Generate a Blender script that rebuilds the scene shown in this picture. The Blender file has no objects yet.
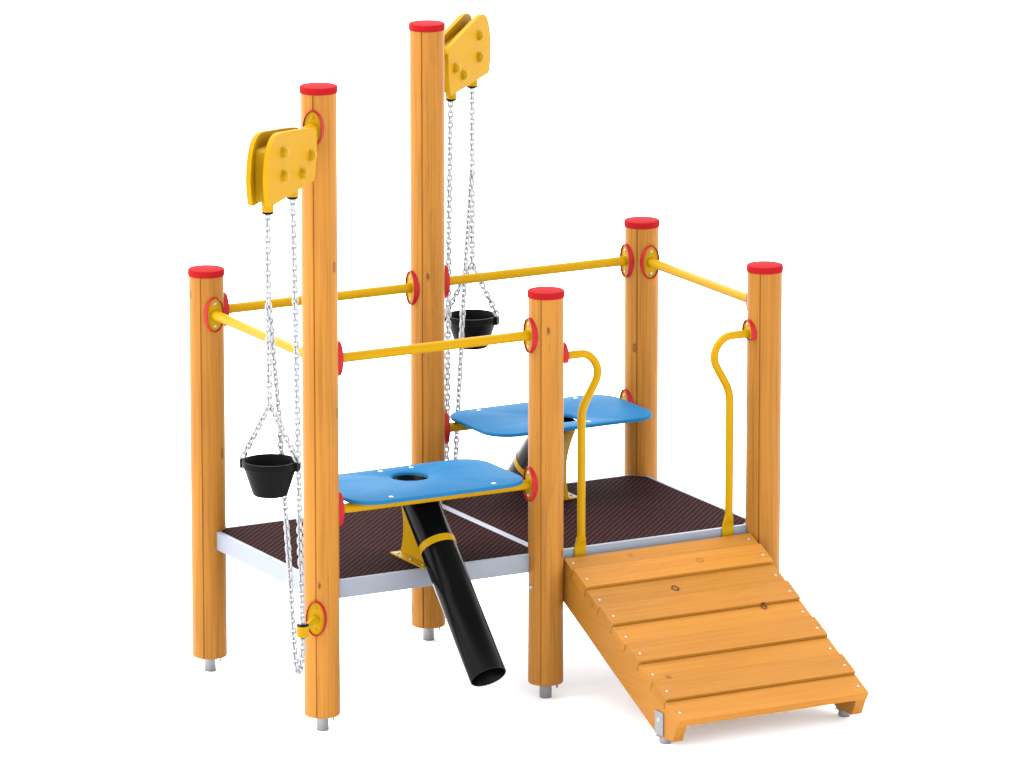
import bpy, bmesh, math, random
from mathutils import Vector, Matrix
random.seed(4)
scene = bpy.context.scene
C = scene.collection
R = math.radians
S2 = 2 ** .5

# ------------------------------------------------------------------ materials
def new_mat(name):
    m = bpy.data.materials.new(name); m.use_nodes = True
    nt = m.node_tree; b = nt.nodes['Principled BSDF']
    return m, nt, b

def N(nt, kind, **kw):
    n = nt.nodes.new(kind)
    for k, v in kw.items():
        setattr(n, k, v)
    return n

def math_node(nt, op, a, b=None, clamp=False):
    n = nt.nodes.new('ShaderNodeMath'); n.operation = op; n.use_clamp = clamp
    for i, v in enumerate((a, b)):
        if v is None: continue
        if isinstance(v, (int, float)): n.inputs[i].default_value = v
        else: nt.links.new(v, n.inputs[i])
    return n.outputs[0]

def mix_col(nt, fac, a, b, mode='MIX'):
    n = nt.nodes.new('ShaderNodeMix'); n.data_type = 'RGBA'; n.blend_type = mode
    for i, v in ((0, fac), (6, a), (7, b)):
        if isinstance(v, (int, float)): n.inputs[i].default_value = v
        elif isinstance(v, tuple): n.inputs[i].default_value = (*v, 1)
        else: nt.links.new(v, n.inputs[i])
    return n.outputs[2]

def coat(name, col, rough=.35, metal=0., var=.06, scale=14., bump=.0, spec=.5, clear=0.):
    """painted or moulded surface with slight unevenness in tone and gloss"""
    m, nt, b = new_mat(name)
    tc = N(nt, 'ShaderNodeTexCoord')
    no = N(nt, 'ShaderNodeTexNoise'); no.inputs['Scale'].default_value = scale; no.inputs['Detail'].default_value = 5
    nt.links.new(tc.outputs['Object'], no.inputs['Vector'])
    f = no.outputs['Fac']
    lo = tuple(max(0, c * (1 - var)) for c in col); hi = tuple(min(1, c * (1 + var)) for c in col)
    nt.links.new(mix_col(nt, f, lo, hi), b.inputs['Base Color'])
    rr = math_node(nt, 'ADD', math_node(nt, 'MULTIPLY', f, .12), rough - .06)
    nt.links.new(rr, b.inputs['Roughness'])
    b.inputs['Metallic'].default_value = metal
    b.inputs['Specular IOR Level'].default_value = spec
    b.inputs['Coat Weight'].default_value = clear
    if bump:
        n2 = N(nt, 'ShaderNodeTexNoise'); n2.inputs['Scale'].default_value = 420; n2.inputs['Detail'].default_value = 2
        nt.links.new(tc.outputs['Object'], n2.inputs['Vector'])
        bp = N(nt, 'ShaderNodeBump'); bp.inputs['Strength'].default_value = bump; bp.inputs['Distance'].default_value = .001
        nt.links.new(n2.outputs['Fac'], bp.inputs['Height']); nt.links.new(bp.outputs[0], b.inputs['Normal'])
    return m

def wood(name, axis, light, mid, dark, ring=105., rough=.45, rings=.42, patch=1.2, wander=.085, fibre=1.9, tone=.14, knots=()):
    """varnished pine: growth rings round a pith running along the grain axis"""
    m, nt, b = new_mat(name)
    L = nt.links.new
    tc = N(nt, 'ShaderNodeTexCoord'); oi = N(nt, 'ShaderNodeObjectInfo')
    rnd = math_node(nt, 'MULTIPLY', oi.outputs['Random'], 37.)
    # turn coordinates so that the grain runs along Z
    sep = N(nt, 'ShaderNodeSeparateXYZ'); L(tc.outputs['Object'], sep.inputs[0])
    cmb = N(nt, 'ShaderNodeCombineXYZ')
    order = {'z': (0, 1, 2), 'x': (1, 2, 0), 'y': (2, 0, 1)}[axis]
    for i, k in enumerate(order): L(sep.outputs[k], cmb.inputs[i])
    p = N(nt, 'ShaderNodeVectorMath', operation='ADD'); L(cmb.outputs[0], p.inputs[0])
    cr = N(nt, 'ShaderNodeCombineXYZ'); L(math_node(nt, 'MULTIPLY', oi.outputs['Random'], 0.0), cr.inputs[0]); L(rnd, cr.inputs[2])
    L(cr.outputs[0], p.inputs[1])
    # slow wander of the pith along the grain
    mp = N(nt, 'ShaderNodeMapping'); mp.inputs['Scale'].default_value = (2.5, 2.5, 1.1); L(p.outputs[0], mp.inputs['Vector'])
    w = N(nt, 'ShaderNodeTexNoise'); w.inputs['Scale'].default_value = 1.4; w.inputs['Detail'].default_value = 2
    L(mp.outputs[0], w.inputs['Vector'])
    off = N(nt, 'ShaderNodeVectorMath', operation='SUBTRACT'); L(w.outputs['Color'], off.inputs[0]); off.inputs[1].default_value = (.5, .5, .5)
    sc = N(nt, 'ShaderNodeVectorMath', operation='SCALE'); L(off.outputs[0], sc.inputs[0]); sc.inputs['Scale'].default_value = wander
    q = N(nt, 'ShaderNodeVectorMath', operation='ADD'); L(p.outputs[0], q.inputs[0]); L(sc.outputs[0], q.inputs[1])
    s2 = N(nt, 'ShaderNodeSeparateXYZ'); L(q.outputs[0], s2.inputs[0])
    x = math_node(nt, 'ADD', s2.outputs[0], math_node(nt, 'SUBTRACT', math_node(nt, 'MULTIPLY', oi.outputs['Random'], .05), .02)); y = math_node(nt, 'ADD', s2.outputs[1], .028)
    r = math_node(nt, 'SQRT', math_node(nt, 'ADD', math_node(nt, 'MULTIPLY', x, x), math_node(nt, 'MULTIPLY', y, y)))
    fr = math_node(nt, 'FRACT', math_node(nt, 'MULTIPLY', r, ring))
    late = math_node(nt, 'POWER', fr, 2.2)                      # early wood pale, late wood darker, abrupt end
    # fine fibres
    mf = N(nt, 'ShaderNodeMapping'); mf.inputs['Scale'].default_value = (165, 165, 1.8); L(p.outputs[0], mf.inputs['Vector'])
    fib = N(nt, 'ShaderNodeTexNoise'); fib.inputs['Scale'].default_value = 1; fib.inputs['Detail'].default_value = 4; L(mf.outputs[0], fib.inputs['Vector'])
    # broad patches
    mb = N(nt, 'ShaderNodeMapping'); mb.inputs['Scale'].default_value = (14, 14, 2.2); L(p.outputs[0], mb.inputs['Vector'])
    pat = N(nt, 'ShaderNodeTexNoise'); pat.inputs['Scale'].default_value = 1; pat.inputs['Detail'].default_value = 3; L(mb.outputs[0], pat.inputs['Vector'])
    f1 = math_node(nt, 'MULTIPLY', late, rings)
    f2 = math_node(nt, 'MULTIPLY', math_node(nt, 'SUBTRACT', fib.outputs['Fac'], .44), fibre)
    f3 = math_node(nt, 'MULTIPLY', math_node(nt, 'SUBTRACT', pat.outputs['Fac'], .5), patch)
    f = math_node(nt, 'ADD', math_node(nt, 'ADD', f1, f2), f3, clamp=True)
    col = mix_col(nt, f, light, mid)
    # knots
    mk = N(nt, 'ShaderNodeMapping'); mk.inputs['Scale'].default_value = (7, 7, 2.9); L(p.outputs[0], mk.inputs['Vector'])
    vo = N(nt, 'ShaderNodeTexVoronoi'); vo.inputs['Scale'].default_value = 1.; L(mk.outputs[0], vo.inputs['Vector'])
    kn = N(nt, 'ShaderNodeValToRGB'); el = kn.color_ramp.elements
    el[0].position = 0; el[0].color = (.75, .75, .75, 1); el[1].position = .085; el[1].color = (0, 0, 0, 1)
    for p_, c_ in ((.022, .55), (.034, .30), (.046, .95), (.056, .9), (.062, .25)):
        e_ = el.new(p_); e_.color = (c_, c_, c_, 1)
    kd = N(nt, 'ShaderNodeTexNoise'); kd.inputs['Scale'].default_value = 60; L(p.outputs[0], kd.inputs['Vector'])
    L(math_node(nt, 'ADD', vo.outputs['Distance'], math_node(nt, 'MULTIPLY', math_node(nt, 'SUBTRACT', kd.outputs['Fac'], .5), .03)), kn.inputs['Fac'])
    col = mix_col(nt, math_node(nt, 'MULTIPLY', kn.outputs[0], .85), col, dark)
    for kx, ky, kz, ks in knots:                                # single knots of the boards, each a dark ring round a pale eye
        kv = N(nt, 'ShaderNodeVectorMath', operation='SUBTRACT'); L(tc.outputs['Object'], kv.inputs[0]); kv.inputs[1].default_value = (kx, ky, kz)
        kl = N(nt, 'ShaderNodeVectorMath', operation='LENGTH'); L(kv.outputs[0], kl.inputs[0])
        kr = N(nt, 'ShaderNodeValToRGB'); e0 = kr.color_ramp.elements
        e0[0].position = 0; e0[0].color = (.45, .45, .45, 1); e0[1].position = .95; e0[1].color = (0, 0, 0, 1)
        for p_, c_ in ((.30, .30), (.42, 1.), (.58, 1.), (.68, .22)):
            e_ = e0.new(p_); e_.color = (c_, c_, c_, 1)
        wob = math_node(nt, 'MULTIPLY', math_node(nt, 'SUBTRACT', kd.outputs['Fac'], .5), .35)
        L(math_node(nt, 'ADD', math_node(nt, 'DIVIDE', kl.outputs['Value'], .026), wob), kr.inputs['Fac'])
        col = mix_col(nt, math_node(nt, 'MULTIPLY', kr.outputs[0], min(1., .95 * ks)), col, dark)
    # every board a little different
    hv = N(nt, 'ShaderNodeHueSaturation'); L(col, hv.inputs['Color'])
    L(math_node(nt, 'ADD', math_node(nt, 'MULTIPLY', oi.outputs['Random'], tone), 1 - tone / 2), hv.inputs['Value'])
    L(hv.outputs[0], b.inputs['Base Color'])
    b.inputs['Roughness'].default_value = rough; b.inputs['Specular IOR Level'].default_value = .05
    bp = N(nt, 'ShaderNodeBump'); bp.inputs['Strength'].default_value = .25; bp.inputs['Distance'].default_value = .0008
    L(f, bp.inputs['Height']); L(bp.outputs[0], b.inputs['Normal'])
    return m

def mesh_film(name):
    """brown film-faced anti-slip board with a pressed diagonal wire-mesh pattern"""
    m, nt, b = new_mat(name); L = nt.links.new
    tc = N(nt, 'ShaderNodeTexCoord'); sp = N(nt, 'ShaderNodeSeparateXYZ'); L(tc.outputs['Object'], sp.inputs[0])
    k = 2 * math.pi / .0215
    u = math_node(nt, 'MULTIPLY', math_node(nt, 'SUBTRACT', math_node(nt, 'MULTIPLY', sp.outputs[0], .7071), math_node(nt, 'MULTIPLY', sp.outputs[1], .7071)), k)
    v = math_node(nt, 'MULTIPLY', math_node(nt, 'ADD', math_node(nt, 'MULTIPLY', sp.outputs[0], .7071), math_node(nt, 'MULTIPLY', sp.outputs[1], .7071)), k)
    a = math_node(nt, 'ADD', math_node(nt, 'MULTIPLY', math_node(nt, 'SINE', u), .5), .5)
    c = math_node(nt, 'ADD', math_node(nt, 'MULTIPLY', math_node(nt, 'SINE', v), .5), .5)
    h = math_node(nt, 'MULTIPLY', math_node(nt, 'POWER', a, 1.3), math_node(nt, 'ADD', math_node(nt, 'MULTIPLY', c, .6), .4))
    no = N(nt, 'ShaderNodeTexNoise'); no.inputs['Scale'].default_value = 9; no.inputs['Detail'].default_value = 6; L(tc.outputs['Object'], no.inputs['Vector'])
    base = mix_col(nt, no.outputs['Fac'], (.028, .0080, .0074), (.041, .0118, .0110))
    col = mix_col(nt, h, (.0040, .0018, .0020), base)
    L(col, b.inputs['Base Color'])
    b.inputs['Roughness'].default_value = .8; b.inputs['Specular IOR Level'].default_value = .01
    bp = N(nt, 'ShaderNodeBump'); bp.inputs['Strength'].default_value = .6; bp.inputs['Distance'].default_value = .003
    L(h, bp.inputs['Height']); L(bp.outputs[0], b.inputs['Normal'])
    return m

PINE = ((.202, .084, .0132), (.132, .052, .0084), (.040, .013, .004))
DECKW = ((.206, .085, .0118), (.160, .061, .0075), (.040, .013, .004))
M = {
    'post': wood('varnished_pine_post', 'z', *PINE, wander=.035, rings=.28, fibre=2.0),
    'board': wood('varnished_pine_board', 'x', *DECKW, ring=125., rings=.24, patch=1.1, fibre=2.1, tone=.20, knots=((-.056, -.2625, .4540, 1.1), (.256, -.4305, .381, 1.15), (.123, -.146, .521, .35), (-.347, -.725, .246, .45), (-.144, -.058, .563, .3))),
    'beam': wood('varnished_pine_beam', 'y', *DECKW, ring=60., rings=.20, patch=.9),
    'red': coat('red_plastic', (.160, .0048, .0062), .65, bump=.05, spec=.01),
    'rim_red': coat('red_rim_plastic', (.190, .0068, .0085), .34, bump=.05, spec=.06),
    'yellow': coat('yellow_powder_coat', (.212, .114, .0010), .34, bump=.06, var=.04, spec=.035),
    'plate_yellow': coat('yellow_plastic_sheet', (.220, .114, .0024), .55, bump=.12, var=.05, spec=.015),
    'blue': coat('blue_plastic_sheet', (.0062, .0635, .143), .55, bump=.12, var=.05, spec=.02),
    'black': coat('black_rubber', (.0014, .0014, .0014), .5, bump=.1, spec=.03),
    'gloss_black': coat('black_tube_plastic', (.0008, .0008, .0008), .23, var=.2, spec=.045),
    'zinc': coat('galvanised_steel', (.145, .148, .155), .40, metal=.6, var=.25, scale=60, bump=.1),
    'chain': coat('galvanised_chain', (.18, .183, .189), .34, metal=.55, var=.3, scale=90),
    'screw': coat('zinc_screw', (.20, .20, .19), .4, metal=.4, var=.05),
    'alu': coat('aluminium_profile', (.132, .143, .165), .45, metal=.1, var=.03, bump=.05, spec=.1),
    'film': mesh_film('brown_mesh_film'),
    'white': coat('white_floor', (.94, .94, .94), .9, var=.004, scale=.5, spec=.0),
}

# ------------------------------------------------------------------ mesh helpers
def obj(name, bm, mat, parent=None, loc=(0, 0, 0), rot=0., smooth=None, mats=None):
    me = bpy.data.meshes.new(name)
    bmesh.ops.recalc_face_normals(bm, faces=bm.faces)
    bm.to_mesh(me); bm.free()
    for x in (mats or [mat]): me.materials.append(M[x])
    if smooth is not None:
        me.polygons.foreach_set('use_smooth', [True] * len(me.polygons))
        try: me.set_sharp_from_angle(angle=R(smooth))
        except Exception: pass
    o = bpy.data.objects.new(name, me); C.objects.link(o)
    o.parent = parent; o.location = loc; o.rotation_euler = (0, 0, rot)
    return o

def bevel(bm, w, seg=2, ang=30):
    es = [e for e in bm.edges if len(e.link_faces) == 2 and e.calc_face_angle(0) > R(ang)]
    bmesh.ops.bevel(bm, geom=es, offset=w, segments=seg, profile=.5, affect='EDGES', clamp_overlap=True)
    return bm

def box(bm, x0, x1, y0, y1, z0, z1):
    vs = [bm.verts.new((x, y, z)) for z in (z0, z1) for y in (y0, y1) for x in (x0, x1)]
    for f in ((0, 1, 3, 2), (4, 6, 7, 5), (0, 4, 5, 1), (2, 3, 7, 6), (0, 2, 6, 4), (1, 5, 7, 3)):
        bm.faces.new([vs[i] for i in f])
    return bm

def prism(bm, pts, d0, d1, f):
    """close a 2-D outline into a slab; f(a, b, d) -> xyz"""
    A = [bm.verts.new(f(a, b, d0)) for a, b in pts]; B = [bm.verts.new(f(a, b, d1)) for a, b in pts]
    n = len(pts)
    bm.faces.new(A); bm.faces.new(B[::-1])
    for i in range(n): bm.faces.new((A[i], A[(i + 1) % n], B[(i + 1) % n], B[i]))
    return bm

def frame_of(d):
    d = d.normalized(); up = Vector((0, 0, 1)) if abs(d.z) < .9 else Vector((1, 0, 0))
    a = d.cross(up).normalized(); return a, a.cross(d).normalized()

def tube(bm, pts, r, seg=24, cap=True):
    pts = [Vector(p) for p in pts]; rings = []; a = None
    for i, p in enumerate(pts):
        d = (pts[min(i + 1, len(pts) - 1)] - pts[max(i - 1, 0)]).normalized()
        if a is None: a, _ = frame_of(d)
        a = (a - d * a.dot(d)).normalized(); b = d.cross(a)
        rr = r[i] if isinstance(r, (list, tuple)) else r
        rings.append([bm.verts.new(p + (a * math.cos(t) + b * math.sin(t)) * rr) for t in (2 * math.pi * k / seg for k in range(seg))])
    for A, B in zip(rings, rings[1:]):
        for k in range(seg): bm.faces.new((A[k], A[(k + 1) % seg], B[(k + 1) % seg], B[k]))
    if cap: bm.faces.new(rings[0][::-1]); bm.faces.new(rings[-1])
    return bm

def lathe(bm, prof, seg=64, close=False):
    """prof: list of (r, z); r = 0 closes on the axis"""
    rings = []
    for r, z in prof:
        if r < 1e-6: rings.append([bm.verts.new((0, 0, z))])
        else: rings.append([bm.verts.new((r * math.cos(t), r * math.sin(t), z)) for t in (2 * math.pi * k / seg for k in range(seg))])
    for A, B in zip(rings, rings[1:]):
        for k in range(seg):
            q = (k + 1) % seg
            if len(A) == 1 and len(B) == 1: continue
            if len(A) == 1: bm.faces.new((A[0], B[q], B[k]))
            elif len(B) == 1: bm.faces.new((A[k], A[q], B[0]))
            else: bm.faces.new((A[k], A[q], B[q], B[k]))
    return bm

def dome(r, h, axis='z', seg=16):
    """screw or bolt head: short rim and a rounded top"""
    prof = [(r, -h), (r, .1 * h)] + [(r * math.cos(R(t)), .1 * h + .9 * h * math.sin(R(t))) for t in (25, 50, 70)] + [(0, h)]
    bm = lathe(bmesh.new(), prof, seg)
    if axis == 'x': bmesh.ops.rotate(bm, verts=bm.verts, cent=(0, 0, 0), matrix=Matrix.Rotation(R(90), 3, 'Y'))
    if axis == 'y': bmesh.ops.rotate(bm, verts=bm.verts, cent=(0, 0, 0), matrix=Matrix.Rotation(R(90), 3, 'X'))
    return bm

def smooth_path(pts, n=10):
    P = [Vector(p) for p in pts]; P = [P[0] * 2 - P[1]] + P + [P[-1] * 2 - P[-2]]; out = []
    for i in range(1, len(P) - 2):
        for k in range(n):
            t = k / n; a, b, c, d = P[i - 1:i + 3]
            out.append(.5 * ((2 * b) + (c - a) * t + (2 * a - 5 * b + 4 * c - d) * t * t + (3 * b - a - 3 * c + d) * t ** 3))
    return out + [P[-2]]

def top(name, label, cat, loc=(0, 0, 0), group=None):
    o = bpy.data.objects.new(name, None); C.objects.link(o); o.location = loc
    o.empty_display_size = .1; o['label'] = label; o['category'] = cat
    if group: o['group'] = group
    return o

# ------------------------------------------------------------------ the setting
g = bmesh.new(); box(g, -220, 220, -220, 220, -.05, 0)
gr = obj('ground', g, 'white'); gr['kind'] = 'structure'
gr['label'] = 'plain white studio floor under the play structure'; gr['category'] = 'ground'

# ------------------------------------------------------------------ the play structure
root = top('play_structure', 'wooden playground play station with red capped posts, brown deck, blue tables and ramp', 'play structure', (1, .5, 0))
OFF = Vector((-1, -.5, 0))
def W(x, y, z=0): return Vector((x, y, z)) + OFF          # place in the frame of the structure

ZS, ZT, ZB, RP = 1.6390, 2.5485, .0625, .0703
CAPH = .0245

def post_mesh(h, seed):
    bm = bmesh.new(); gang = R(225); ring = []
    n = 72
    for k in range(n):
        a = gang + 2 * math.pi * k / n
        if k == 0:
            for da, rr in ((-2.6, RP), (-1.0, RP - .0045), (1.0, RP - .0045), (2.6, RP)): ring.append((gang + R(da), rr))
        else:
            ring.append((a, RP))
    A = [bm.verts.new((r * math.cos(a), r * math.sin(a), ZB + .004)) for a, r in ring]
    A0 = [bm.verts.new(((r - .004) * math.cos(a), (r - .004) * math.sin(a), ZB)) for a, r in ring]
    B = [bm.verts.new((r * math.cos(a), r * math.sin(a), h)) for a, r in ring]
    m = len(ring)
    for i in range(m):
        bm.faces.new((A[i], A[(i + 1) % m], B[(i + 1) % m], B[i])); bm.faces.new((A0[i], A0[(i + 1) % m], A[(i + 1) % m], A[i]))
    bm.faces.new(A0[::-1]); bm.faces.new(B)
    return bm

posts = {}
for name, (x, y, h) in {'A': (0, 1, ZS), 'B': (0, 0, ZT), 'C': (1, 1, ZT), 'D': (1, 0, ZS), 'E': (2, 1, ZS), 'F': (2, 0, ZS)}.items():
    p = obj('wooden_post', post_mesh(h, 0), 'post', root, W(x, y), 0, smooth=25)
    posts[name] = p
    if h > 2: p['label'] = 'tall post carrying a yellow pulley block'
    cp = lathe(bmesh.new(), [(0, h - .002), (.0730, h - .002), (.0736, h + .002), (.0736, h + CAPH - .0045), (.0729, h + CAPH - .002), (.0713, h + CAPH - .0006), (.068, h + CAPH), (0, h + CAPH + .0008)], 72)
    obj('post_cap', cp, 'red', p, smooth=40)
    ft = lathe(bmesh.new(), [(0, .0), (.0235, .0), (.0245, .002), (.0245, ZB + .03)], 40)
    obj('post_foot', ft, 'zinc', p, smooth=40)
    bt = lathe(bmesh.new(), [(0, ZB - .016), (.0045, ZB - .016), (.005, ZB - .013), (.005, ZB + .004)], 6)
    obj('foot_bolt', bt, 'zinc', p, (.026, -.046, 0))
sd = obj('frame_bolt', dome(.010, .009, 'x'), 'screw', posts['D'], (-RP - .001, -.004, .464), smooth=40)
sd.rotation_euler = (0, 0, math.pi)

# ---- mounting discs: an elliptical red rim round a yellow plate, saddled on the post; local +X points off the post
def disc(parent, loc, rot, half=False, holes='screw'):
    n = 56; oy, oz, iy, iz = .0410, .0712, .0362, .0662
    def ell(a, b, x, dz=0):
        return [(x, a * math.cos(2 * math.pi * k / n), b * math.sin(2 * math.pi * k / n)) for k in range(n)]
    cut = -.022
    if half: oz, iz = .0575, .0525
    def ring(bm, pts):
        return [bm.verts.new((p[0], p[1], max(p[2], cut) if half else p[2])) for p in pts]
    bm = bmesh.new()
    rs = [ring(bm, ell(oy - .002, oz - .002, .046)), ring(bm, ell(oy, oz, .050)), ring(bm, ell(oy, oz, .079)), ring(bm, ell(oy - .0018, oz - .0018, .083)),
          ring(bm, ell(iy + .0006, iz + .0006, .083)), ring(bm, ell(iy, iz, .081)), ring(bm, ell(iy, iz, .064))]
    for a, b in zip(rs, rs[1:]):
        for k in range(n): bm.faces.new((a[k], a[(k + 1) % n], b[(k + 1) % n], b[k]))
    bm.faces.new(rs[0][::-1]); bm.faces.new(rs[-1])
    bmesh.ops.remove_doubles(bm, verts=bm.verts, dist=1e-5)
    obj('disc_rim', bm, 'rim_red', parent, loc, rot, smooth=40)
    pb = bmesh.new()
    a, b = ring(pb, ell(iy - .0008, iz - .0008, .0645)), ring(pb, ell(iy - .0008, iz - .0008, .0765))
    c = ring(pb, ell(iy - .0025, iz - .0025, .0777))
    for A, B in ((a, b), (b, c)):
        for k in range(n): pb.faces.new((A[k], A[(k + 1) % n], B[(k + 1) % n], B[k]))
    pb.faces.new(a[::-1]); pb.faces.new(c)
    bmesh.ops.remove_doubles(pb, verts=pb.verts, dist=1e-5)
    obj('disc_plate', pb, 'yellow', parent, loc, rot, smooth=40)
    cr, sr = math.cos(rot), math.sin(rot)
    for s in ((1,) if half else (1, -1)):
        z = loc[2] + s * (.037 if half else .0455)
        o = obj('disc_screw', dome(.0072, .0045, 'x', 12), holes, parent, (loc[0] + cr * .0785, loc[1] + sr * .0785, z), rot, smooth=40)

# ---- guard bars between the posts
def bar(name, a, b, z, rot, length):
    bm = tube(bmesh.new(), [(.072, 0, 0), (length - .072, 0, 0)], .0197, 32)
    o = obj(name, bm, 'yellow', root, W(*a, z), rot, smooth=40)
    disc(o, (0, 0, 0), 0); disc(o, (length, 0, 0), math.pi)
    return o
for a, rot, z in (((0, 0), 0, 1.488), ((0, 1), 0, 1.488), ((1, 1), 0, 1.498), ((0, 0), R(90), 1.488), ((2, 0), R(90), 1.498)):
    bar('guard_bar', a, None, z, rot, 1.0)

# ---- deck: two mesh-film panels, each in an aluminium frame, corners cut round the posts
def deck_outline(x0, x1, y0, y1, cl, cr):
    return [(x0 + cl, y0), (x1 - cr, y0), (x1, y0 + cr), (x1, y1 - cr), (x1 - cr, y1), (x0 + cl, y1), (x0, y1 - cl), (x0, y0 + cl)]
ZD = .593
for x0, x1, cl, cr in ((.001, .9996, .046, .055), (1.0004, 1.994, .055, .060)):
    y0, y1 = .012, .982
    out = deck_outline(x0, x1, y0, y1, cl, cr)
    t = .0185; inn = deck_outline(x0 + t, x1 - t, y0 + t, y1 - t, cl - t * .586 + .0, cr - t * .586)
    bm = bmesh.new(); n = 8
    lo = [bm.verts.new((*p, ZD - .074)) for p in out]; hi = [bm.verts.new((*p, ZD)) for p in out]
    ih = [bm.verts.new((*p, ZD)) for p in inn]; il = [bm.verts.new((*p, ZD - .074)) for p in inn]
    for i in range(n):
        j = (i + 1) % n
        for q in ((lo[i], lo[j], hi[j], hi[i]), (hi[i], hi[j], ih[j], ih[i]), (ih[i], ih[j], il[j], il[i]), (il[i], il[j], lo[j], lo[i])): bm.faces.new(q)
    bevel(bm, .0012, 2, 40)
    fr = obj('deck_frame', bm, 'alu', root, W(0, 0), 0, smooth=40)
    pin = deck_outline(x0 + t + .0008, x1 - t - .0008, y0 + t + .0008, y1 - t - .0008, cl - t * .586, cr - t * .586)
    pb = bmesh.new(); prism(pb, pin, ZD - .016, ZD + .0015, lambda a, b, d: (a, b, d))
    obj('deck_panel', pb, 'film', root, W(0, 0), 0)

# ---- two tables with a chute; the second is turned half round
def sand_table(origin, rot):
    # bar
    bm = tube(bmesh.new(), [(.072, 0, 0), (.928, 0, 0)], .0197, 32)
    bar_o = obj('table_bar', bm, 'yellow', root, W(*origin, .884), rot, smooth=40)
    disc(bar_o, (0, 0, 0), 0); disc(bar_o, (1, 0, 0), math.pi)
    # table top: rounded slab with a round hole
    x0, x1, y0, y1, rc = .109, .886, -.1065, .369, .115
    zt, th = .9235, .0150; hx, hy, hr = .5, .205, .0735
    out = []
    for cx, cy, a0 in ((x1 - rc, y1 - rc, 0), (x0 + rc, y1 - rc, 90), (x0 + rc, y0 + rc, 180), (x1 - rc, y0 + rc, 270)):
        for k in range(16): a = R(a0 + 90 * k / 15); out.append((cx + rc * math.cos(a), cy + rc * math.sin(a)))
    nh = 64; n = len(out)
    hole = [(hx + math.cos(2 * math.pi * k / nh), hy + math.sin(2 * math.pi * k / nh)) for k in range(nh)]
    bm = bmesh.new()
    def inset(pts, d):
        res = []
        for i, p in enumerate(pts):
            a, b = Vector(pts[i - 1]), Vector(pts[(i + 1) % len(pts)]); t = (b - a).normalized(); nn = Vector((-t.y, t.x))
            q = Vector(p) + nn * d; res.append((q.x, q.y))
        return res
    e = .0035
    lower = [[bm.verts.new((*p, zt - th + e * (1 - math.sin(R(t))))) for p in inset(out, e * (1 - math.cos(R(t))))] for t in (90, 60, 30, 0)]
    upper = [[bm.verts.new((*p, zt - e * (1 - math.sin(R(t))))) for p in inset(out, e * (1 - math.cos(R(t))))] for t in (0, 30, 60, 90)]
    rings = lower + upper
    for A, B in zip(rings, rings[1:]):
        for i in range(n): bm.faces.new((A[i], A[(i + 1) % n], B[(i + 1) % n], B[i]))
    hz = [(hr, zt - th), (hr, zt - .008), (hr + .003, zt - .0035), (hr + .010, zt)]
    H = [[bm.verts.new((hx + r * (q[0] - hx), hy + r * (q[1] - hy), z)) for q in hole] for r, z in hz]
    for A, B in zip(H, H[1:]):
        for i in range(nh): bm.faces.new((A[i], A[(i + 1) % nh], B[(i + 1) % nh], B[i]))
    def fill(outer, inner):
        es = []
        for L in (outer, inner):
            for i in range(len(L)):
                ed = bm.edges.get((L[i], L[(i + 1) % len(L)])) or bm.edges.new((L[i], L[(i + 1) % len(L)])); es.append(ed)
        bmesh.ops.triangle_fill(bm, edges=es, use_beauty=True)
    fill(upper[-1], H[-1]); fill(lower[0], H[0])
    tt = obj('table_top', bm, 'blue', root, W(*origin), rot, smooth=35)
    for sx, sy in ((.275, -.064), (.731, -.064), (.431, .325), (.569, .325)):
        obj('table_screw', dome(.0105, .0035, 'z', 16), 'screw', tt, (sx, sy, zt), smooth=40)
    # chute
    r, ri = .0735, .0685; ax = Vector((0, -.6975, -.7166)); end = Vector((.5, -.447, .257))
    sa = Vector((1, 0, 0)); sb = sa.cross(ax).normalized(); seg = 56
    bm = bmesh.new()
    def tring(rr, s=None):
        L = []
        for k in range(seg):
            t = 2 * math.pi * k / seg; o = (sa * math.cos(t) + sb * math.sin(t)) * rr
            if s is None:      # level cut under the table
                p0 = end + o; L.append(bm.verts.new(p0 - ax * ((.9078 - p0.z) / -ax.z)))
            else: L.append(bm.verts.new(end - ax * s + o))
        return L
    rr = [tring(r), tring(r, .4), tring(r, .002), tring(r - .0015, 0), tring(ri + .0015, 0), tring(ri, .002), tring(ri, .4), tring(ri)]
    for A, B in zip(rr, rr[1:] + rr[:1]):
        for k in range(seg): bm.faces.new((A[k], A[(k + 1) % seg], B[(k + 1) % seg], B[k]))
    ch = obj('chute', bm, 'gloss_black', root, W(*origin), rot, smooth=40)
    cb = bmesh.new(); s0 = (Vector((.5, -.042, .703)) - end).dot(-ax)
    rings = []
    for rad, s in ((.0730, s0 - .015), (.0748, s0 - .015), (.0755, s0 - .0143), (.0755, s0 + .0143), (.0748, s0 + .015), (.0730, s0 + .015)):
        rings.append([cb.verts.new(end - ax * s + (sa * math.cos(2 * math.pi * k / seg) + sb * math.sin(2 * math.pi * k / seg)) * rad) for k in range(seg)])
    for A, B in zip(rings, rings[1:] + rings[:1]):
        for k in range(seg): cb.faces.new((A[k], A[(k + 1) % seg], B[(k + 1) % seg], B[k]))
    obj('chute_collar', cb, 'yellow', ch, smooth=40)
    # bracket: flange on the deck and a gusset with a hollow back edge
    fz = ZD + .002; bb = bmesh.new(); box(bb, .450, .550, -.005, .283, fz, fz + .006)
    crv = [(q.x, q.y) for q in smooth_path([(.340, .907, 0), (.290, .826, 0), (.264, .757, 0), (.258, .694, 0), (.266, .640, 0), (.281, fz + .006, 0)], 6)]
    base = [(-.006, fz + .006), (.286, .907)]
    prism(bb, crv + base, .496, .504, lambda a, b, d: (d, a, b))
    br = obj('chute_bracket', bb, 'yellow', ch)
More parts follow.
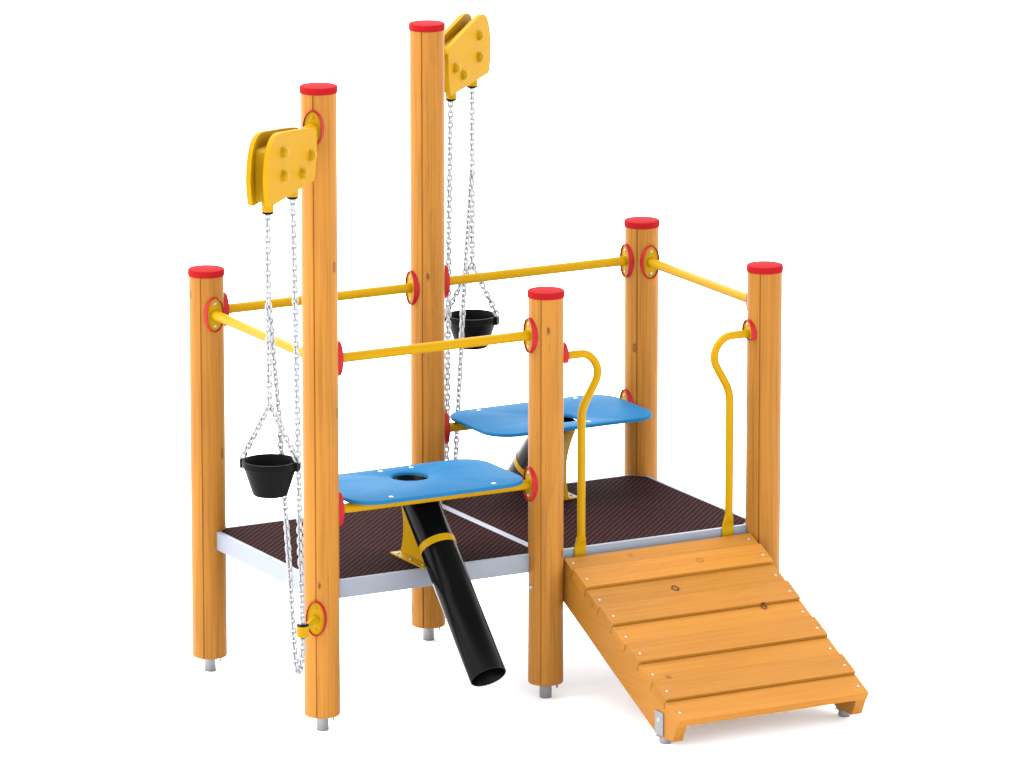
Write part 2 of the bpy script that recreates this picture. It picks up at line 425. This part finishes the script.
    for sx in (.466, .534):
        for sy in (.245, .135, .03):
            obj('bracket_bolt', dome(.0068, .0045, 'z', 10), 'zinc', ch, (sx, sy, fz + .006), smooth=40)
sand_table((0, 0), 0)
sand_table((2, 1), math.pi)

# ---- pulley blocks: local +X runs diagonally off the post, built twice, the second turned half round
PLATE = [(.192, 2.240), (.172, 2.275), (.157, 2.330), (.156, 2.418), (.172, 2.437), (.200, 2.446), (.36, 2.470), (.585, 2.500), (.625, 2.503), (.665, 2.497), (.700, 2.479), (.725, 2.452),
         (.741, 2.420), (.752, 2.380), (.757, 2.340), (.749, 2.288), (.735, 2.250), (.722, 2.240)]
def pulley(origin, rot):
    arm = obj('pulley_arm', tube(bmesh.new(), [(.072, 0, 0), (.19, 0, 0)], .0235, 32), 'yellow', root, W(*origin, 2.418), rot, smooth=40)
    disc(arm, (0, 0, 0), 0, holes='yellow')
    for s in (1, -1):
        bm = bmesh.new(); d0, d1 = sorted((s * .0245, s * .0435))
        prism(bm, PLATE, d0, d1, lambda a, b, d: (a, d, b)); bevel(bm, .0028, 2, 50)
        pl = obj('pulley_plate', bm, 'plate_yellow', root, W(*origin), rot, smooth=35)
        for a, b in ((.576, 2.4235), (.240, 2.347), (.576, 2.3325), (.350, 2.2985)):
            bt = lathe(bmesh.new(), [(.0205, -.002), (.0205, .0025), (.0198, .004), (.0194, .009), (.0182, .0145), (.0155, .0195), (.0112, .0235), (.0058, .0258), (0, .0265)], 28)
            bmesh.ops.rotate(bt, verts=bt.verts, cent=(0, 0, 0), matrix=Matrix.Rotation(R(-90 * s), 3, 'X'))
            obj('plate_bolt', bt, 'yellow', pl, (a, s * .0435, b), smooth=40)
    wb = bmesh.new(); prism(wb, [(.19, 2.252), (.18, 2.40), (.20, 2.425), (.682, 2.452), (.697, 2.442), (.700, 2.252)], -.0243, .0243, lambda a, b, d: (a, d, b)); bevel(wb, .004, 2, 50)
    obj('pulley_core', wb, 'yellow', root, W(*origin), rot, smooth=35)
    for u in (.628, .330):
        gm = lathe(bmesh.new(), [(0, 2.262), (.0236, 2.262), (.0236, 2.205), (.0225, 2.203), (.0150, 2.203), (.0150, 2.24)], 36)
        gd = obj('chain_guide', gm, 'yellow', root, W(*origin) + Vector((u * math.cos(rot), u * math.sin(rot), 0)), rot, smooth=40)
        km = lathe(bmesh.new(), [(.0145, 2.235), (.0145, 2.194), (.0215, 2.194), (.0225, 2.196), (.0225, 2.2028), (.0150, 2.2028)], 36)
        obj('guide_bush', km, 'black', gd, smooth=40)
    # low ring that steers the loose loop of chain
    lo = obj('ring_arm', tube(bmesh.new(), [(.072, 0, 0), (.110, 0, -.001), (.165, 0, -.004), (.217, 0, -.006)], [.0165, .0155, .0125, .0115], 24), 'yellow', root, W(*origin, .470), rot, smooth=40)
    disc(lo, (0, 0, 0), 0, holes='yellow')
    rg = lathe(bmesh.new(), [(.0165, .440), (.0225, .440), (.0240, .442), (.0240, .482), (.0225, .484), (.0165, .484)], 36)
    for_close = None
    r_o = obj('guide_ring', rg, 'yellow', root, W(*origin) + Vector((.2385 * math.cos(rot), .2385 * math.sin(rot), 0)), rot, smooth=40)
    kb = lathe(bmesh.new(), [(.0160, .439), (.0160, .487), (.0170, .4885), (.0235, .4885), (.0242, .487), (.0242, .4842), (.0165, .4842)], 36)
    obj('ring_bush', kb, 'black', r_o, smooth=40)
pulley((0, 0), R(225)); pulley((1, 1), R(45))

# ---- ramp: low and high boards by turns on two stringers
sl = math.atan2(.1015, .214); cs, sn = math.cos(sl), math.sin(sl)
O = Vector((0, -.206, .4925))                      # lower top edge of the first high board
dn = Vector((0, -cs, -sn)); up = Vector((0, -sn, cs))
XL, XR = 1.0695, 1.9300
for s, x in ((1, XL), (-1, XR - .046)):
    bm = bmesh.new()
    hth = .128; a0 = O - dn * .213 - up * .0445; a1 = O + dn * .823 - up * .0445
    b1 = O + dn * .823 - up * .140
    z0 = .028
    k = (z0 - b1.z) / up.z; f = b1 + up * k                            # front cut runs square to the slope
    u0 = O - up * (.0445 + hth); tt = (u0.z - z0) / sn; u1 = u0 + dn * tt
    u2 = O - dn * .213 - up * (.0445 + hth)
    wall = -.004
    a0 = O + dn * ((O.y - wall) / cs) - up * .0445
    a0 = Vector((0, wall, O.z + (wall - O.y) * sn / cs - .0445 / cs))
    u2 = Vector((0, wall, O.z + (wall - O.y) * sn / cs - (.0445 + hth) / cs))
    pts = [(a0.y, a0.z), (a1.y, a1.z), (f.y, f.z), (u1.y, u1.z), (u2.y, u2.z)]
    prism(bm, pts, 0, .046, lambda a, b, d: (d, a, b)); bevel(bm, .002, 1, 30)
    st = obj('ramp_stringer', bm, 'beam', root, W(x, 0), 0)
    side = -1 if s == 1 else 1; xs = 0 if s == 1 else .046
    pb = bmesh.new(); xa, xb = sorted((xs + side * .0005, xs + side * .0058)); box(pb, xa, xb, -.832, -.768, .036, .128)
    # fold under the stringer carrying the foot
    box(pb, min(xs, .046 - xs), max(xs, .046 - xs), -.834, -.766, .0225, .0275); bevel(pb, .0012, 1, 60)
    obj('ramp_bracket', pb, 'zinc', st)
    hb = lathe(bmesh.new(), [(0, .004), (.009, .004), (.012, .0), (.012, -.004)], 6)
    bmesh.ops.rotate(hb, verts=hb.verts, cent=(0, 0, 0), matrix=Matrix.Rotation(R(90 * side), 3, 'Y'))
    obj('bracket_bolt', hb, 'screw', st, (xs + side * .0062, -.798, .094))
    ft = lathe(bmesh.new(), [(0, .0), (.0235, .0), (.0245, .002), (.0245, .0224)], 40)
    obj('ramp_foot', ft, 'zinc', st, (.022, -.805, 0), smooth=40)

def rboard(s0, s1, lift, first=False):
    bm = bmesh.new(); lo = -.0443; hi = -.0115 + lift
    if first:
        q = [(O + dn * s1 + up * lo), (O + dn * s1 + up * hi)]
        yb = -.022
        pts = [(q[0].y, q[0].z), (q[1].y, q[1].z), (yb, q[1].z + (yb - q[1].y) * sn / cs), (yb, q[0].z + (yb - q[0].y) * sn / cs)]
    else:
        pts = [((O + dn * a + up * b).y, (O + dn * a + up * b).z) for a, b in ((s0, lo), (s1, lo), (s1, hi), (s0, hi))]
    prism(bm, pts, XL, XR, lambda a, b, d: (d - 1.5, a, b)); bevel(bm, .0014, 2, 30)
    cen = O + dn * ((s0 + s1) / 2)
    o = obj('ramp_board', bm, 'board', root, W(1.5, 0), 0, smooth=30)
    c = O + dn * ((s0 + s1) / 2 + .012) + up * (hi + .0004)
    for x in (XL + .026, XR - .026):
        sc = dome(.0058, .0022, 'z', 12); bmesh.ops.rotate(sc, verts=sc.verts, cent=(0, 0, 0), matrix=Matrix.Rotation(sl, 3, 'X'))
        obj('board_screw', sc, 'screw', o, (x - 1.5, c.y, c.z), smooth=40)
half = .2368 / 2; gp = .0042
for i in range(9):
    s1 = -half + i * half; s0 = s1 - half + gp
    rboard(s0, s1, .0115 if i % 2 else 0., first=(i == 0))

# ---- handrails at the head of the ramp
def handrail(x_post, s):
    f = lambda d, z: (s * d, -.002, z)
    prof = [(.078, 1.389), (.110, 1.3885), (.150, 1.3885), (.180, 1.384), (.207, 1.366), (.226, 1.338), (.2325, 1.310), (.228, 1.282), (.213, 1.252), (.190, 1.212), (.171, 1.176), (.1615, 1.140), (.160, 1.10)]
    pts = smooth_path([f(*p) for p in prof], 6) + [Vector(f(.160, z)) for z in (1.0, .9, .8, .70, .646)]
    bm = bmesh.new(); tube(bm, pts, .0166, 28)
    # pressed flat foot
    n = 28; rings = []
    for z, a, b, yy in ((.646, .0165, .0165, -.002), (.631, .0185, .0140, 0.), (.618, .0218, .008, .003), (.606, .0255, .0045, .006), (.594, .0262, .004, .0065), (.560, .0262, .004, .0065), (.525, .0262, .004, .0065)):
        L = []
        for k in range(n):
            t = 2 * math.pi * k / n; c, q = math.cos(t), math.sin(t); ex = 1. if z > .64 else .45
            L.append(bm.verts.new((s * .160 + a * math.copysign(abs(c) ** ex, c), yy + b * math.copysign(abs(q) ** ex, q), z)))
        rings.append(L)
    for A, B in zip(rings, rings[1:]):
        for k in range(n): bm.faces.new((A[k], A[(k + 1) % n], B[(k + 1) % n], B[k]))
    bm.faces.new(rings[-1])
    o = obj('handrail', bm, 'yellow', root, W(x_post, 0), 0, smooth=40)
    disc(o, (0, 0, 1.389), 0 if s > 0 else math.pi, half=True)
handrail(1, 1); handrail(2, -1)

# ------------------------------------------------------------------ chains and buckets hanging from the pulley blocks
PITCH, WIRE, HW = .0218, .0044, .0094
def link_ring():
    """centre line of one link lying in its own plane: straight sides and round ends"""
    L = []; hl = PITCH / 2 + WIRE - HW + .0005
    for k in range(7): a = R(-90 + 180 * k / 6); L.append((hl + HW * math.cos(a), HW * math.sin(a)))
    for k in range(7): a = R(90 + 180 * k / 6); L.append((-hl + HW * math.cos(a), HW * math.sin(a)))
    return L
LR = link_ring()
def chain_mesh(paths, phase=0.):
    vs, fs = [], []
    for path in paths:
        P = [Vector(p) for p in path]; seg = [(b - a).length for a, b in zip(P, P[1:])]; tot = sum(seg); n = max(2, round(tot / PITCH))
        def at(s):
            for a, b, l in zip(P, P[1:], seg):
                if s <= l: return a + (b - a) * (s / l)
                s -= l
            return P[-1]
        side = Vector((1, -1, 0)).normalized()
        tw = phase
        for i in range(n):
            a, b = at(tot * i / n), at(tot * (i + 1) / n); c = (a + b) / 2; d = (b - a).normalized()
            e = (side - d * side.dot(d)).normalized(); f = d.cross(e)
            ang = tw + (math.pi / 2 if i % 2 else 0) + random.uniform(-.16, .16)
            e, f = e * math.cos(ang) + f * math.sin(ang), f * math.cos(ang) - e * math.sin(ang)
            base = len(vs); m = len(LR)
            for k in range(m):
                p = c + d * LR[k][0] + e * LR[k][1]; q0, q1 = LR[k - 1], LR[(k + 1) % m]
                t = (d * (q1[0] - q0[0]) + e * (q1[1] - q0[1])).normalized(); nn = t.cross(f)
                for j in range(8):
                    w = 2 * math.pi * j / 8; vs.append(p + (nn * math.cos(w) + f * math.sin(w)) * WIRE)
            for k in range(m):
                for j in range(8):
                    k2, j2 = (k + 1) % m, (j + 1) % 8
                    fs.append((base + k * 8 + j, base + k2 * 8 + j, base + k2 * 8 + j2, base + k * 8 + j2))
    me = bpy.data.meshes.new('chain'); me.from_pydata([tuple(v) for v in vs], [], fs); me.materials.append(M['chain'])
    me.polygons.foreach_set('use_smooth', [True] * len(me.polygons)); me.update()
    return me

def uz(u, z, n=0.): return (u, n, z)
def diag(p):      # local frame: +X away from the post, +Y across
    return p
run_main = [uz(.628, 2.235), uz(.628, 1.9), uz(.626, 1.455)]
loop = smooth_path([uz(.329, 2.235), uz(.300, 1.70), uz(.284, 1.25), uz(.268, .90), uz(.2395, .50), uz(.238, .43), uz(.243, .38), uz(.262, .330), uz(.290, .312), uz(.315, .330), uz(.335, .39),
                    uz(.366, .56), uz(.405, .80), uz(.455, 1.06), uz(.513, 1.385), uz(.562, 1.60), uz(.608, 1.79), uz(.623, 1.85)], 6)
ch_mesh = chain_mesh([run_main, loop], .12)
sl_mesh = [chain_mesh([[uz(0, .222), uz(0, .008, s * .111)]], .2) for s in (1, -1)]

def bucket_mesh():
    prof = [(0, -.128), (.061, -.130), (.0665, -.127), (.1005, -.022), (.1052, -.021), (.1068, -.019), (.1068, .003), (.1050, .006), (.0990, .006), (.0965, .003), (.0940, -.020), (.0610, -.120), (0, -.121)]
    bm = lathe(bmesh.new(), prof, 64)
    for s in (1, -1):
        y0, y1 = sorted((s * .098, s * .1155))
        e = bmesh.new(); box(e, -.020, .020, y0, y1, -.028, .0065); bevel(e, .004, 2, 40)
        tmp = bpy.data.meshes.new('t'); e.to_mesh(tmp); e.free(); bm.from_mesh(tmp); bpy.data.meshes.remove(tmp)
    return bm

def hang(px, py, rot, chain_label, bucket_label):
    o = bpy.data.objects.new('pulley_chain', ch_mesh); C.objects.link(o); o.location = (px, py, 0); o.rotation_euler = (0, 0, rot)
    o['label'] = chain_label; o['category'] = 'chain'; o['group'] = 'pulley chains'
    cr, sr = math.cos(rot), math.sin(rot)
    b = top('bucket', bucket_label, 'bucket', (px + .623 * cr, py + .623 * sr, 1.229), 'hanging black buckets')
    b.rotation_euler = (0, 0, rot)
    obj('tub', bucket_mesh(), 'black', b, smooth=35)
    for m in sl_mesh:
        c = bpy.data.objects.new('sling_chain', m); C.objects.link(c); c.parent = b
hang(0, 0, R(225), 'long steel chain hanging from the lower yellow pulley block beside the front tall post', 'black rubber bucket hanging by the short post at the left, below the lower yellow pulley')
hang(1, 1, R(45), 'long steel chain hanging from the upper yellow pulley block beside the rear tall post', 'black rubber bucket hanging behind the guard rails, below the upper yellow pulley')

# ------------------------------------------------------------------ light: a white studio with a broad overhead softbox and a key at the left
wd = bpy.data.worlds.new('World'); scene.world = wd; wd.use_nodes = True
bg = wd.node_tree.nodes['Background']; bg.inputs['Color'].default_value = (.97, .985, 1, 1); wt = wd.node_tree
wc = N(wt, 'ShaderNodeTexCoord'); wsep = N(wt, 'ShaderNodeSeparateXYZ'); wt.links.new(wc.outputs['Generated'], wsep.inputs[0])
wm = N(wt, 'ShaderNodeMapRange'); wm.interpolation_type = 'SMOOTHSTEP'           # added gradient: bright low to fill shadows, dim high for dark chute reflections
for k_, v_ in (('From Min', .25), ('From Max', .72), ('To Min', 6.1), ('To Max', 1.1)): wm.inputs[k_].default_value = v_
wt.links.new(wsep.outputs[2], wm.inputs['Value']); wt.links.new(wm.outputs[0], bg.inputs['Strength'])
def area(name, loc, target, size, radiance, col=(1, 1, 1)):
    l = bpy.data.lights.new(name, 'AREA'); l.shape = 'RECTANGLE'; l.size, l.size_y = size; l.color = col
    l.energy = radiance * math.pi * size[0] * size[1]
    o = bpy.data.objects.new(name, l); C.objects.link(o); o.location = loc
    o.rotation_euler = (Vector(target) - Vector(loc)).to_track_quat('-Z', 'Y').to_euler()
    return o
area('overhead_softbox', (-9, 23, 26), (-9, 23, 0), (52, 52), 9.0)
area('key_softbox', (-15, 1, 9), (1, .5, .8), (11, 11), 2.2, (1, .985, .96))

# ------------------------------------------------------------------ camera
az, el, dist, f_px, tx, ty = R(28.5147), R(13.0929), 28.9327, 7173.6346, .1045, .5654
fw = Vector((math.sin(az) * math.cos(el), math.cos(az) * math.cos(el), -math.sin(el)))
rt = Vector((math.cos(az), -math.sin(az), 0)); uv = rt.cross(fw)
cam = bpy.data.cameras.new('Camera'); co = bpy.data.objects.new('Camera', cam); C.objects.link(co)
co.location = Vector((1, .5, .6)) - fw * dist + rt * tx + uv * ty
co.rotation_euler = Matrix((rt, uv, -fw)).transposed().to_euler()
cam.sensor_width = 36; cam.lens = f_px / 1024 * 36; cam.clip_start = .5; cam.clip_end = 2000
scene.camera = co

vs = scene.view_settings
vs.view_transform = 'Standard'; vs.look = 'None'; vs.exposure = 0; vs.gamma = 1; vs.use_curve_mapping = False
scene.render.resolution_x, scene.render.resolution_y = 1024, 768
